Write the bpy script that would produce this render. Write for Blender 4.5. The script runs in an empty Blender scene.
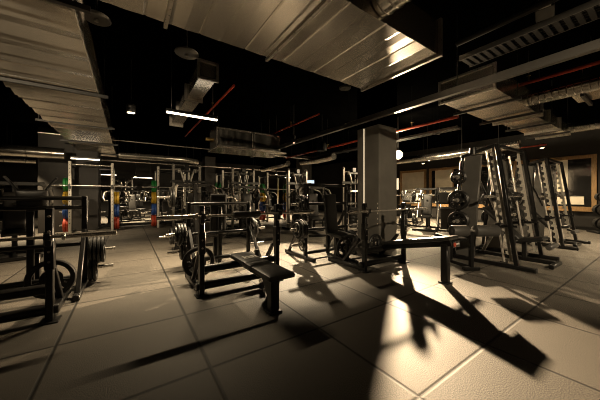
import bpy, bmesh, math, random
from mathutils import Vector, Matrix, Euler
random.seed(7)
S = bpy.context.scene
COL = S.collection
PI = math.pi
V = Vector

# ------------------------------------------------------------------ materials
def mat(name, col, rough=.5, metal=0., spec=.5, emit=None, estr=0., noise=None, bump=None, coat=0.):
    m = bpy.data.materials.new(name); m.use_nodes = True
    nt = m.node_tree; b = nt.nodes['Principled BSDF']
    b.inputs['Base Color'].default_value = (*col, 1)
    b.inputs['Roughness'].default_value = rough
    b.inputs['Metallic'].default_value = metal
    b.inputs['Specular IOR Level'].default_value = spec
    b.inputs['Coat Weight'].default_value = coat
    if emit:
        b.inputs['Emission Color'].default_value = (*emit, 1)
        b.inputs['Emission Strength'].default_value = estr
    if noise or bump:
        tc = nt.nodes.new('ShaderNodeTexCoord')
        n = nt.nodes.new('ShaderNodeTexNoise')
        n.inputs['Scale'].default_value = (noise or bump)[0]; n.inputs['Detail'].default_value = 4
        mp = nt.nodes.new('ShaderNodeMapping'); nt.links.new(tc.outputs['Object'], mp.inputs['Vector'])
        if noise and len(noise) > 3: mp.inputs['Scale'].default_value = noise[3]
        nt.links.new(mp.outputs['Vector'], n.inputs['Vector'])
        if noise:
            r = nt.nodes.new('ShaderNodeValToRGB')
            lo = tuple(c * noise[1] for c in col); hi = tuple(min(1, c * noise[2]) for c in col)
            r.color_ramp.elements[0].position = .3; r.color_ramp.elements[1].position = .7
            r.color_ramp.elements[0].color = (*lo, 1); r.color_ramp.elements[1].color = (*hi, 1)
            nt.links.new(n.outputs['Fac'], r.inputs['Fac'])
            nt.links.new(r.outputs['Color'], b.inputs['Base Color'])
            mr = nt.nodes.new('ShaderNodeMapRange')
            mr.inputs['To Min'].default_value = max(.03, rough - .08); mr.inputs['To Max'].default_value = min(1, rough + .08)
            nt.links.new(n.outputs['Fac'], mr.inputs['Value']); nt.links.new(mr.outputs['Result'], b.inputs['Roughness'])
        if bump:
            bp = nt.nodes.new('ShaderNodeBump'); bp.inputs['Strength'].default_value = bump[1]; bp.inputs['Distance'].default_value = .004
            nt.links.new(n.outputs['Fac'], bp.inputs['Height']); nt.links.new(bp.outputs['Normal'], b.inputs['Normal'])
    return m

def floor_mat():
    m = bpy.data.materials.new('rubber_tile_floor'); m.use_nodes = True
    nt = m.node_tree; N = nt.nodes; L = nt.links; b = N['Principled BSDF']
    tc = N.new('ShaderNodeTexCoord'); sp = N.new('ShaderNodeSeparateXYZ'); L.new(tc.outputs['Object'], sp.inputs[0])
    def mth(op, a, bb=None):
        n = N.new('ShaderNodeMath'); n.operation = op
        for i, x in enumerate((a, bb)):
            if x is None: continue
            if isinstance(x, (int, float)): n.inputs[i].default_value = x
            else: L.new(x, n.inputs[i])
        return n.outputs[0]
    def seam(out, off):
        s = mth('SUBTRACT', out, off); f = mth('FRACT', s); d = mth('MINIMUM', f, mth('SUBTRACT', 1., f))
        return d, mth('FLOOR', s)
    dx, ix = seam(sp.outputs[0], .5); dy, iy = seam(sp.outputs[1], .9)
    d = mth('MINIMUM', dx, dy)
    mr = N.new('ShaderNodeMapRange'); mr.inputs['From Min'].default_value = .004; mr.inputs['From Max'].default_value = .018
    L.new(d, mr.inputs['Value'])
    cb = N.new('ShaderNodeCombineXYZ'); L.new(ix, cb.inputs[0]); L.new(iy, cb.inputs[1])
    wn = N.new('ShaderNodeTexWhiteNoise'); L.new(cb.outputs[0], wn.inputs['Vector'])
    n1 = N.new('ShaderNodeTexNoise'); n1.inputs['Scale'].default_value = 125; n1.inputs['Detail'].default_value = 3; L.new(tc.outputs['Object'], n1.inputs['Vector'])
    n2 = N.new('ShaderNodeTexNoise'); n2.inputs['Scale'].default_value = 1.3; n2.inputs['Detail'].default_value = 5; L.new(tc.outputs['Object'], n2.inputs['Vector'])
    r = N.new('ShaderNodeValToRGB'); L.new(n1.outputs['Fac'], r.inputs['Fac'])
    r.color_ramp.elements[0].position = .38; r.color_ramp.elements[0].color = (.022, .020, .0175, 1)
    r.color_ramp.elements[1].position = .64; r.color_ramp.elements[1].color = (.22, .197, .166, 1)
    v = mth('ADD', mth('MULTIPLY', wn.outputs['Value'], .22), mth('ADD', mth('MULTIPLY', n2.outputs['Fac'], .5), .62))
    v2 = mth('MULTIPLY', v, mth('ADD', mth('MULTIPLY', mr.outputs['Result'], .9), .1))
    mx = N.new('ShaderNodeVectorMath'); mx.operation = 'SCALE'; L.new(r.outputs['Color'], mx.inputs[0]); L.new(v2, mx.inputs['Scale'])
    L.new(mx.outputs[0], b.inputs['Base Color'])
    b.inputs['Roughness'].default_value = .62; b.inputs['Specular IOR Level'].default_value = .35
    h = mth('ADD', mth('MULTIPLY', mr.outputs['Result'], 1.0), mth('MULTIPLY', n1.outputs['Fac'], .35))
    bp = N.new('ShaderNodeBump'); bp.inputs['Strength'].default_value = .5; bp.inputs['Distance'].default_value = .006
    L.new(h, bp.inputs['Height']); L.new(bp.outputs['Normal'], b.inputs['Normal'])
    return m

M = {}
M['floor'] = floor_mat()
M['black'] = mat('black_powder_coat', (.005, .0049, .0047), .36, 0, .4, noise=(60, .7, 1.3))
M['dark'] = mat('charcoal_powder_coat', (.009, .0086, .008), .40, 0, .5, noise=(40, .8, 1.2))
M['light'] = mat('silver_powder_coat', (.26, .245, .22), .34, .5, .5, noise=(30, .85, 1.1))
M['hook'] = mat('pale_painted_steel', (.52, .49, .43), .42, .2, .5, noise=(30, .85, 1.1))
M['panel'] = mat('grey_shroud_panel', (.075, .072, .066), .45, 0, .5, noise=(5, .9, 1.1))
M['chrome'] = mat('chrome', (.72, .69, .64), .2, .8, noise=(25, .9, 1.05))
M['steel'] = mat('brushed_steel', (.52, .49, .45), .3, .7, noise=(40, .85, 1.1))
M['vinyl'] = mat('black_vinyl', (.010, .0097, .0093), .42, 0, .5, bump=(180, .25))
M['vinylgrey'] = mat('grey_black_vinyl', (.017, .0165, .0158), .40, 0, .5, bump=(180, .25))
M['foam'] = mat('black_foam', (.055, .053, .05), .45, 0, .45, bump=(120, .3))
M['rubber'] = mat('black_rubber', (.010, .0097, .0093), .42, 0, .5, bump=(90, .2))
M['green'] = mat('green_rubber', (.02, .24, .05), .5)
M['yellow'] = mat('yellow_rubber', (.62, .38, .03), .5)
M['blue'] = mat('blue_rubber', (.02, .07, .28), .5)
M['red'] = mat('red_rubber', (.42, .05, .02), .5)
M['redpaint'] = mat('red_pipe_paint', (.5, .055, .025), .4)
M['galv'] = mat('galvanised_sheet', (.62, .585, .53), .25, .88)
M['galv2'] = mat('galvanised_sheet_dull', (.62, .585, .53), .27, .85)
M['strut'] = mat('dull_steel_strut', (.10, .095, .088), .4, .6)
M['spiral'] = mat('spiral_duct_steel', (.58, .55, .5), .22, .95, noise=(6, .8, 1.1))
M['blackceil'] = mat('black_sprayed_ceiling', (.0009, .0009, .0009), .95, 0, .0, noise=(3, .7, 1.3))
M['concrete'] = mat('grey_concrete', (.13, .123, .11), .6, 0, .35, noise=(4, .88, 1.1), bump=(30, .15))
M['darkwall'] = mat('charcoal_wall', (.022, .0205, .019), .7, 0, .3, noise=(2, .85, 1.15))
M['colpanel'] = mat('dark_column_paint', (.035, .032, .029), .55, 0, .4, noise=(2, .9, 1.1))
M['wood'] = mat('golden_oak', (.31, .19, .085), .5, 0, .4, noise=(9, .75, 1.2, (1, 6, 1)))
M['pane'] = mat('dark_glass', (.012, .012, .012), .08, 0, .6)
M['blind'] = mat('cream_roller_blind', (.72, .66, .54), .8, 0, .2, noise=(3, .9, 1.06))
M['white'] = mat('white_print', (.75, .72, .66), .5)
M['lampglow'] = mat('lamp_glow', (1, .9, .75), .5, emit=(1, .80, .52), estr=60)
M['tubeglow'] = mat('tube_glow', (1, .95, .85), .5, emit=(1, .84, .62), estr=6)
M['bulbglow'] = mat('small_lamp_glow', (1, .9, .75), .5, emit=(1, .78, .48), estr=12)
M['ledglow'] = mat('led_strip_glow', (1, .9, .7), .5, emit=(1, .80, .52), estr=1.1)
M['coolglow'] = mat('cool_screen_glow', (.6, .75, 1), .5, emit=(.55, .75, 1), estr=1.2)
for k_ in ('lampglow', 'bulbglow', 'ledglow', 'coolglow'): M[k_].cycles.emission_sampling = 'NONE'
M['rod'] = mat('bright_guide_rod', (.70, .66, .60), .25, .45)
M['brass'] = mat('brass', (.5, .36, .14), .3, .9)
M['cable'] = mat('black_cable', (.012, .012, .012), .5)

# ------------------------------------------------------------------ mesh builder
class MB:
    def __init__(s): s.v = []; s.f = []
    def add(s, vs, fs):
        o = len(s.v); s.v += [tuple(x) for x in vs]; s.f += [tuple(i + o for i in f) for f in fs]; return s
    def box(s, c, d, rot=None):
        hx, hy, hz = d[0] / 2, d[1] / 2, d[2] / 2; c = V(c)
        R = Euler(rot).to_matrix() if rot else Matrix.Identity(3)
        vs = [c + R @ V((x * hx, y * hy, z * hz)) for x in (-1, 1) for y in (-1, 1) for z in (-1, 1)]
        return s.add(vs, [(0, 1, 3, 2), (4, 6, 7, 5), (0, 4, 5, 1), (2, 3, 7, 6), (0, 2, 6, 4), (1, 5, 7, 3)])
    def bar(s, p0, p1, w, h=None, up=(0, 0, 1)):
        h = h or w; p0 = V(p0); p1 = V(p1); z = (p1 - p0).normalized(); u = V(up)
        if abs(z.dot(u)) > .98: u = V((0, 1, 0))
        x = u.cross(z).normalized(); y = z.cross(x)
        vs = [p + x * (i * w / 2) + y * (j * h / 2) for p in (p0, p1) for i, j in ((-1, -1), (1, -1), (1, 1), (-1, 1))]
        return s.add(vs, [(3, 2, 1, 0), (4, 5, 6, 7), (0, 1, 5, 4), (1, 2, 6, 5), (2, 3, 7, 6), (3, 0, 4, 7)])
    def lathe(s, o, axis, prof, n=20):
        o = V(o); z = V(axis).normalized(); u = V((0, 0, 1)) if abs(z.z) < .9 else V((1, 0, 0))
        x = u.cross(z).normalized(); y = z.cross(x)
        b = len(s.v); vs = []; fs = []
        for r, h in prof:
            for i in range(n):
                a = 2 * PI * i / n; vs.append(o + z * h + x * (r * math.cos(a)) + y * (r * math.sin(a)))
        for k in range(len(prof) - 1):
            for i in range(n):
                j = (i + 1) % n; fs.append((k * n + i, k * n + j, (k + 1) * n + j, (k + 1) * n + i))
        if prof[0][0] > 1e-4: fs.append(tuple(range(n - 1, -1, -1)))
        if prof[-1][0] > 1e-4: fs.append(tuple((len(prof) - 1) * n + i for i in range(n)))
        return s.add(vs, fs)
    def ring(s, o, axis, prof, n=24):      # closed profile, no caps
        k = len(s.f); s.lathe(o, axis, list(prof) + [prof[0]], n)
        s.f = [f for f in s.f[:k]] + [f for f in s.f[k:] if len(f) == 4]
        return s
    def cyl(s, p0, p1, r, r2=None, n=14):
        p0 = V(p0); p1 = V(p1); d = p1 - p0
        return s.lathe(p0, d, [(r, 0), (r if r2 is None else r2, d.length)], n)
    def rcyl(s, p0, p1, r, e=.015, n=18):
        p0 = V(p0); p1 = V(p1); d = p1 - p0; L = d.length
        return s.lathe(p0, d, [(r - e, 0), (r - e * .3, e * .3), (r, e), (r, L - e), (r - e * .3, L - e * .3), (r - e, L)], n)
    def tube(s, pts, r, n=8):
        pts = [V(p) for p in pts]; x = None; vs = []; fs = []
        for i, p in enumerate(pts):
            t = (pts[min(i + 1, len(pts) - 1)] - pts[max(i - 1, 0)]).normalized()
            if x is None:
                u = V((0, 0, 1)) if abs(t.z) < .9 else V((1, 0, 0)); x = u.cross(t).normalized()
            else:
                x = (x - t * x.dot(t)).normalized()
            y = t.cross(x)
            for k in range(n):
                a = 2 * PI * k / n; vs.append(p + x * (r * math.cos(a)) + y * (r * math.sin(a)))
        for i in range(len(pts) - 1):
            for k in range(n):
                j = (k + 1) % n; fs.append((i * n + k, i * n + j, (i + 1) * n + j, (i + 1) * n + k))
        fs.append(tuple(range(n - 1, -1, -1))); fs.append(tuple((len(pts) - 1) * n + k for k in range(n)))
        return s.add(vs, fs)
    def prism(s, poly, ex, ey, o, ez, t):   # polygon in plane ex,ey at o, extruded t along ez (centred)
        ex, ey, ez, o = V(ex), V(ey), V(ez), V(o); n = len(poly)
        vs = [o + ex * p[0] + ey * p[1] + ez * (k * t / 2) for k in (-1, 1) for p in poly]
        fs = [tuple(range(n - 1, -1, -1)), tuple(range(n, 2 * n))] + [(i, (i + 1) % n, n + (i + 1) % n, n + i) for i in range(n)]
        return s.add(vs, fs)
    def build(s, name, m, parent=None, bevel=0, seg=1, smooth=True, mats=None):
        me = bpy.data.meshes.new(name); me.from_pydata(s.v, [], s.f); me.materials.append(m)
        bm = bmesh.new(); bm.from_mesh(me)
        bmesh.ops.recalc_face_normals(bm, faces=bm.faces)
        if bevel:
            es = [e for e in bm.edges if len(e.link_faces) == 2 and e.calc_face_angle(0) > .6]
            bmesh.ops.bevel(bm, geom=es, offset=bevel, segments=seg, affect='EDGES', profile=.5, clamp_overlap=True)
        bm.to_mesh(me); bm.free()
        if smooth:
            me.polygons.foreach_set('use_smooth', [True] * len(me.polygons)); me.set_sharp_from_angle(angle=math.radians(38))
        o = bpy.data.objects.new(name, me); COL.objects.link(o)
        if parent: o.parent = parent
        return o

def thing(name, label, cat, loc=(0, 0, 0), rz=0, group=None):
    o = bpy.data.objects.new(name, None); o.empty_display_size = .1; COL.objects.link(o)
    o.location = loc; o.rotation_euler = (0, 0, rz)
    return tag(o, label, cat, group)
def tag(o, label, cat, group=None):
    o['label'] = label; o['category'] = cat
    if group: o['group'] = group
    return o
def struct(o):
    o['kind'] = 'structure'; return o
def dup(root, label, loc=None, rz=None, group=None, rot=None):
    r = root.copy(); COL.objects.link(r)
    if loc is not None: r.location = loc
    if rz is not None: r.rotation_euler = (0, 0, rz)
    if rot is not None: r.rotation_euler = rot
    r['label'] = label
    if group: r['group'] = group
    def rec(a, b):
        for ch in list(a.children):
            c = ch.copy(); COL.objects.link(c); c.parent = b; rec(ch, c)
    rec(root, r)
    return r
def Wp(root, p):      # local point of a thing -> world
    return root.matrix_basis @ V(p)
USED = set()
def first_or_dup(proto, label, loc, rz, group=None, rot=None):
    if proto.name not in USED:
        USED.add(proto.name); proto.location = loc; proto.rotation_euler = rot or (0, 0, rz); proto['label'] = label
        if group: proto['group'] = group
        return proto
    return dup(proto, label, loc, rz, group, rot)

def pad_mesh(l, w, t, r=.009):   # padded cushion: length y, width x, thickness z, centred
    m = MB(); nx, ny = 6, 8; top = []; 
    def pt(i, j, sgn):
        u = i / nx * 2 - 1; v = j / ny * 2 - 1
        k = (1 - abs(u) ** 4) * (1 - abs(v) ** 8)
        return (u * w / 2, v * l / 2, sgn * (t / 2 - r * (1 - k)))
    vs = [pt(i, j, 1) for j in range(ny + 1) for i in range(nx + 1)] + [pt(i, j, -1) for j in range(ny + 1) for i in range(nx + 1)]
    o = (nx + 1) * (ny + 1); q = lambda i, j: j * (nx + 1) + i; fs = []
    for j in range(ny):
        for i in range(nx):
            fs.append((q(i, j), q(i + 1, j), q(i + 1, j + 1), q(i, j + 1)))
            fs.append((o + q(i, j), o + q(i, j + 1), o + q(i + 1, j + 1), o + q(i + 1, j)))
    for i in range(nx):
        fs.append((q(i, 0), o + q(i, 0), o + q(i + 1, 0), q(i + 1, 0))); fs.append((q(i, ny), q(i + 1, ny), o + q(i + 1, ny), o + q(i, ny)))
    for j in range(ny):
        fs.append((q(0, j), q(0, j + 1), o + q(0, j + 1), o + q(0, j))); fs.append((q(nx, j), o + q(nx, j), o + q(nx, j + 1), q(nx, j + 1)))
    m.add(vs, fs); return m
def add_pad(name, l, w, t, loc, rot, parent, m=None, bevel=.012):
    o = pad_mesh(l, w, t).build(name, m or M['vinyl'], parent, bevel=bevel, seg=2)
    o.location = loc; o.rotation_euler = rot; return o

# ------------------------------------------------------------------ camera
cam = bpy.data.cameras.new('camera'); co = bpy.data.objects.new('camera', cam); COL.objects.link(co)
cam.sensor_width = 36; cam.lens = 15.3; cam.shift_y = -4 / 600; cam.clip_start = .05; cam.clip_end = 100
co.location = (0, 0, 1.25); co.rotation_euler = (PI / 2, 0, -math.radians(34)); S.camera = co

# ------------------------------------------------------------------ room shell
XL, XR, YF, YB, CZ = -7.0, 14.0, -3.5, 20.5, 3.9
struct(MB().add([(XL, YF, 0), (XR, YF, 0), (XR, YB, 0), (XL, YB, 0)], [(0, 1, 2, 3)]).build('floor', M['floor'], smooth=False))
struct(MB().box(((XL + XR) / 2, (YF + YB) / 2, CZ + .1), (XR - XL, YB - YF, .2)).build('ceiling', M['blackceil'], smooth=False))
struct(MB().box((XL - .1, (YF + YB) / 2, CZ / 2), (.2, YB - YF, CZ)).build('wall_left', M['darkwall'], smooth=False))
struct(MB().box(((XL + XR) / 2, YB + .1, CZ / 2), (XR - XL, .2, CZ)).build('wall_back', M['darkwall'], smooth=False))
struct(MB().box(((XL + XR) / 2, YF - .1, CZ / 2), (XR - XL, .2, CZ)).build('wall_front', M['darkwall'], smooth=False))
# right wall with four window openings
WZ0, WZ1 = .76, 2.73
WIN = [(1.67, 3.75), (3.95, 5.85), (6.1, 7.75), (8.0, 9.6)]
w = MB(); ys = [YF] + [y for p in WIN for y in p] + [YB]
for i in range(0, len(ys), 2):
    w.box((XR + .1, (ys[i] + ys[i + 1]) / 2, CZ / 2), (.2, ys[i + 1] - ys[i], CZ))
for y0, y1 in WIN:
    w.box((XR + .1, (y0 + y1) / 2, WZ0 / 2), (.2, y1 - y0, WZ0)); w.box((XR + .1, (y0 + y1) / 2, (WZ1 + CZ) / 2), (.2, y1 - y0, CZ - WZ1))
struct(w.build('wall_right', M['darkwall'], smooth=False))
for k, (y0, y1) in enumerate(WIN):
    f = MB(); fw = .13
    x = XR - .015
    for (a, b) in ((y0 - .04, y0 + fw - .04), (y1 - fw + .04, y1 + .04)): f.box((x, (a + b) / 2, (WZ0 + WZ1) / 2), (.07, b - a, WZ1 - WZ0 + .08))
    f.box((x, (y0 + y1) / 2, WZ1 - .025), (.07, y1 - y0 - .18, fw)); f.box((x, (y0 + y1) / 2, WZ0 + .025), (.07, y1 - y0 - .18, fw))
    o = f.build('window_%d' % (k + 1), M['wood'], bevel=.006); struct(o)
    MB().box((XR + .05, (y0 + y1) / 2, (WZ0 + WZ1) / 2), (.012, y1 - y0, WZ1 - WZ0)).build('pane', M['pane'], o)
    MB().box((XR - .05, (y0 + y1) / 2, WZ0 - .06), (.16, y1 - y0 + .14, .04)).build('sill', M['wood'], o, bevel=.006)
    if k == 0:
        MB().box((XR + .025, 2.52, (WZ0 + WZ1) / 2 + .3), (.02, .30, 1.25)).build('blind', M['blind'], o)['label'] = 'narrow pale blind strip'
        MB().box((XR + .025, 2.35, WZ0 + .32), (.02, .8, .30)).build('radiator_panel', M['blind'], o)
    if k == 2:
        MB().box((XR + .025, 7.02, (WZ0 + WZ1) / 2), (.02, .92, WZ1 - WZ0 - .1)).build('blind', M['blind'], o)
        MB().box((XR - .02, 6.52, (WZ0 + WZ1) / 2), (.05, .05, WZ1 - WZ0 - .14)).build('mullion', M['wood'], o)
    if k == 3:
        MB().box((XR + .025, 8.8, (WZ0 + WZ1) / 2), (.02, 1.44, WZ1 - WZ0 - .1)).build('blind', M['blind'], o)
struct(MB().box((XR - .02, (YF + YB) / 2, .06), (.03, YB - YF - .1, .12)).build('baseboard_right', M['black']))
# concrete pillar in the middle, painted black above
p = struct(MB().box((4.965, 4.055, 1.43), (.65, .65, 2.86)).build('trim_1', M['concrete'], bevel=.012))
MB().box((4.965, 4.055, 3.38), (.65, .65, 1.04)).build('black_painted_top', M['blackceil'], p)
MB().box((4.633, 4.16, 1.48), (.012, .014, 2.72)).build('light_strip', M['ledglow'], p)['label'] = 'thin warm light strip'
cg = MB()
for z in (.62, .74, .86, .98, 1.08): cg.box((4.636, 3.765, z), (.008, .02, .035))
cg.build('corner_marking', M['white'], p)
# wide dark column far left and others deep in the room
struct(MB().box((-1.7, 12.45, CZ / 2), (1.6, 1.0, CZ)).build('trim_2', M['colpanel'], bevel=.01))
struct(MB().box((9.2, 13.2, CZ / 2), (.7, .7, CZ)).build('trim_3', M['colpanel'], bevel=.01))
struct(MB().box((4.6, 18.0, CZ / 2), (.7, .7, CZ)).build('trim_4', M['colpanel'], bevel=.01))
# low dark step along the rear free weight zone
struct(MB().box((2.9, 13.1, .05), (7.3, .14, .1)).build('trim_5', M['black'], bevel=.01))
# concrete beams painted black
struct(MB().box((3.5, 9.9, 3.55), (20.8, .45, .7)).build('trim_6', M['blackceil']))

# ------------------------------------------------------------------ weight plates
def plate_proto(kind, R, t, m, rim=.82, holes=3):
    p = thing('weight_plate', '', 'weight plate')
    b = MB(); n = 36; h = t / 2
    hub = .34 * R; rin = rim * R
    b.ring((0, 0, 0), (1, 0, 0), [(rin, -h * .8), (R - .012, -h), (R, -h + .01), (R, h - .01), (R - .012, h), (rin, h * .8)], n)
    b.ring((0, 0, 0), (1, 0, 0), [(.03, -h), (hub, -h), (hub, h), (.03, h)], n)
    w = h * .5
    def pol(r, a, x): return (x, r * math.cos(a), r * math.sin(a))
    span = 2 * PI / 3
    hr0, hr1 = .46 * R, .74 * R
    def solid(r0, r1, a0, a1):
        vs = [pol(r, a, x) for x in (-w, w) for r, a in ((r0, a0), (r1, a0), (r1, a1), (r0, a1))]
        b.add(vs, [(3, 2, 1, 0), (4, 5, 6, 7), (0, 1, 5, 4), (1, 2, 6, 5), (2, 3, 7, 6), (3, 0, 4, 7)])
    if holes:
        for i in range(n):
            a0 = 2 * PI * i / n; a1 = 2 * PI * (i + 1) / n; am = ((a0 + a1) / 2 + .5) % span
            if am < span * .62: solid(hub - .004, hr0, a0, a1); solid(hr1, rin + .004, a0, a1)
            else: solid(hub - .004, rin + .004, a0, a1)
    else:
        b.ring((0, 0, 0), (1, 0, 0), [(hub - .004, -w), (rin + .004, -w), (rin + .004, w), (hub - .004, w)], n)
    o = b.build('disc', m, p, smooth=True)
    c = MB().ring((0, 0, 0), (1, 0, 0), [(.0262, -h - .003), (.042, -h - .003), (.042, h + .003), (.0262, h + .003)], 20).build('bushing', M['steel'], p)
    c['label'] = 'steel centre ring'
    if holes:
        for i in range(3):
            a = i * span + .9 + .24
            MB().box((0, .6 * R * math.cos(a), .6 * R * math.sin(a)), (2 * w + .006, .028, .018), (a, 0, 0)).build('raised_marking', M['light'], p)
    return p
PL = {'big': plate_proto('big', .225, .05, M['rubber']), 'mid': plate_proto('mid', .19, .042, M['rubber']), 'small': plate_proto('small', .14, .036, M['rubber'])}
BP = {c: plate_proto('bump', .225, .075, M[c], .9, 0) for c in ('green', 'yellow', 'blue', 'red')}
for c in BP: BP[c]['category'] = 'bumper plate'; BP[c].name = 'bumper_plate'
TH = {'big': .05, 'mid': .042, 'small': .036}
ORD = ['first', 'second', 'third', 'fourth', 'fifth', 'sixth']
def put_plate(proto, root, p, axis, label, group, spin=0.):
    """axis: local direction 'x' or 'y' or a vector of the horn"""
    d = V({'x': (1, 0, 0), 'y': (0, 1, 0)}.get(axis, axis) if isinstance(axis, str) else axis)
    R = root.rotation_euler.to_matrix() if root else Matrix.Identity(3)
    d = (R @ d).normalized()
    q = V((1, 0, 0)).rotation_difference(d).to_matrix() @ Matrix.Rotation(spin, 3, 'X')
    return first_or_dup(proto, label, Wp(root, p) if root else V(p), 0, group, rot=q.to_euler())
HIDDEN = ('left arm, chest press near the left edge', 'low left horn, chest press near the left edge', 'low right horn, chest press near the left edge', 'low right horn, chest press under the bright',
          'chest press behind the smith', 'right arm, distant press deep', 'left arm, distant press far row, first', 'right arm, distant press far row, second', 'distant press far row, third', 'distant press far row, fourth',
          'left arm, distant press far row, fifth', 'right arm, distant press at back wall', 'distant press at middle', 'right arm, distant press just behind the left', 'right arm, distant press just behind the third', 'left arm, distant press just behind the fourth')
def stack(root, p, d, kinds, where, group):
    if any(h in where for h in HIDDEN): return      # plates the photo shows nothing of
    d = V(d); off = 0.
    for i, k in enumerate(kinds):
        off += TH[k] / 2
        lab = '%s black grip plate from the frame, %s' % (ORD[i], where) if len(kinds) > 1 else 'lone black grip plate, %s' % where
        put_plate(PL[k], root, V(p) + d * off, d, lab, group, spin=random.uniform(0, 2))
        off += TH[k] / 2 + .004

# ------------------------------------------------------------------ barbells
def barbell_proto():
    r = thing('barbell', '', 'barbell')
    MB().cyl((-.66, 0, 0), (.66, 0, 0), .0145, n=14).build('shaft', M['steel'], r)
    for s in (-1, 1):
        MB().lathe((s * .655, 0, 0), (s, 0, 0), [(.02, 0), (.036, .004), (.036, .028), (.026, .034), (.025, .44), (.02, .446)], 18).build('sleeve', M['chrome'], r)
    return r
BAR = barbell_proto()

# ------------------------------------------------------------------ bench press stations
def bench_station(label, loc, decline=False, hk=1.0):
    r = thing('bench_press', label, 'bench press', loc, 0, 'bench press stations in the front row')
    for s in (-1, 1):
        u = MB().bar((s * .535, 0, .012), (s * .535, 0, 1.13), .06, .075).build('upright', M['black'], r, bevel=.008)
        MB().bar((s * .535, 0, .52), (s * .535, 0, .80), .075, .09).build('sleeve_collar', M['black'], u, bevel=.006)
        for z in (.60, .70, .90, 1.05): MB().cyl((s * .535, -.050, z), (s * .535, -.036, z), .012, n=10).build('bolt', M['steel'], u)
        MB().box((s * .535, 0, .008), (.15, .16, .014)).build('foot_plate', M['dark'], u, bevel=.004)
        h = MB(); h.box((s * .535, -.055, hk - .045), (.05, .05, .09)); h.box((s * .535, -.075, hk - .023), (.05, .09, .018)); h.box((s * .535, -.117, hk + .005), (.05, .014, .07))
        h.build('bar_hook', M['dark'], r, bevel=.004)
        f = MB().bar((s * .535, .02, .045), (s * .535, .86, .045), .07, .07).build('base_rail', M['black'], r, bevel=.01)
        MB().box((s * .535, .87, .045), (.082, .04, .085)).build('end_cap', M['rubber'], f, bevel=.008)
        st = MB().bar((s * .535, .52, .05), (s * .535, .12, .52), .05, .05).build('brace', M['black'], r, bevel=.006)
        st2 = MB().bar((s * .44, .50, .03), (s * .44, .50, .38), .06, .06).build('storage_post', M['black'], r, bevel=.006)
        MB().cyl((s * .44, .53, .285), (s * .44, .76, .285), .0245, n=14).build('storage_peg', M['chrome'], st2)
    MB().rcyl((-.60, .03, .11), (.60, .03, .11), .048, .012).build('crossbar', M['black'], r)
    MB().rcyl((-.52, .07, .31), (.52, .07, .31), .05, .012).build('crossbar', M['black'], r)
    if not decline:
        MB().bar((0, .05, .34), (0, -.93, .34), .07, .08).build('spine', M['black'], r, bevel=.008)
        l = MB().bar((0, -.90, .02), (0, -.90, .37), .10, .10).build('front_leg', M['black'], r, bevel=.01)
        MB().box((0, -.90, .012), (.15, .14, .022)).build('foot_plate', M['dark'], l, bevel=.006)
        MB().prism([(-.82, .05), (-.82, .33), (-.62, .33)], (0, 1, 0), (0, 0, 1), (0, 0, 0), (1, 0, 0), .02).build('gusset', M['black'], r)
        a = add_pad('seat_pad', .66, .30, .07, (0, -.77, .425), (0, 0, 0), r, M['vinylgrey'])
        b = add_pad('head_pad', .54, .28, .07, (0, -.165, .425), (0, 0, 0), r, M['vinylgrey'])
        g = MB()
        for i, (x, y) in enumerate(((-.07, 0), (-.045, .02), (-.02, -.005), (.005, .02), (.035, .0), (.065, .015))):
            g.box((x, y - .06, .037), (.016, .08, .005), (0, 0, .5 + .35 * (i % 2)))
        g.box((0, -.125, .037), (.18, .014, .005))
        g.build('logo_print', M['white'], b)['label'] = 'white logo lettering'
    else:
        ang = math.atan2(.25, 1.18)
        MB().bar((0, .05, .34), (0, -1.12, .585), .07, .08).build('spine', M['black'], r, bevel=.008)
        l = MB().bar((0, -1.03, .02), (0, -1.03, .56), .09, .10).build('front_leg', M['black'], r, bevel=.01)
        MB().box((0, -1.03, .012), (.15, .14, .022)).build('foot_plate', M['dark'], l, bevel=.006)
        add_pad('bench_pad', 1.16, .29, .07, (0, -.58, .545), (-ang, 0, 0), r, M['vinylgrey'])
        pl = MB().box((0, -1.175, .58), (.20, .012, .09)).build('badge_plate', M['black'], r, bevel=.003)
        MB().cyl((-.055, -1.18, .58), (-.055, -1.19, .58), .03, n=20).build('badge', M['red'], pl)['label'] = 'round red badge'
        t = MB()
        for i in range(5): t.box((-.005 + i * .018, -1.183, .582 + .004 * (i % 2)), (.010, .004, .022))
        t.build('badge_lettering', M['white'], pl)
    return r
B1 = bench_station('flat bench press cut by the left edge, with a big plate on its rear peg', (-1.18, 3.50, 0), False, .85)
B2 = bench_station('flat bench press at centre front with white lettering on its pad', (1.30, 3.34, 0))
B3 = bench_station('inclined bench press in front of the concrete pillar, round red badge on its end', (3.78, 2.90, 0), True)
first_or_dup(BAR, 'empty barbell resting on the flat bench press at the left edge', (-1.20, 3.415, .8755 + .13), 0, 'empty barbells on the front benches')
BARS = [BAR, dup(BAR, 'empty barbell on the centre flat bench, foam pad round its middle', (1.36, 3.255, 1.001), 0),
        dup(BAR, 'empty barbell on the bench press before the concrete pillar', (3.90, 2.815, 1.001), 0)]
BAR.location.z = .851
fp = MB().rcyl((1.14, 3.255, 1.001), (1.52, 3.255, 1.001), .045, .01, 20); o = fp.build('barbell_pad', M['foam']); tag(o, 'black foam pad wrapped round the middle of the centre barbell', 'bar pad')
stack(B2, (-.44, .56, .285), (0, 1, 0), ['big'], 'low rear peg of the centre front bench', 'plates on the front benches')
stack(B1, (.44, .56, .285), (0, 1, 0), ['big'], 'low rear peg of the bench at left edge', 'plates on the front benches')
stack(B3, (-.44, .56, .285), (0, 1, 0), ['mid'], 'low left peg of the bench before the pillar', 'plates on the front benches')
stack(B3, (.44, .56, .285), (0, 1, 0), ['mid'], 'low right peg of the bench before the pillar', 'plates on the front benches')

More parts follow.
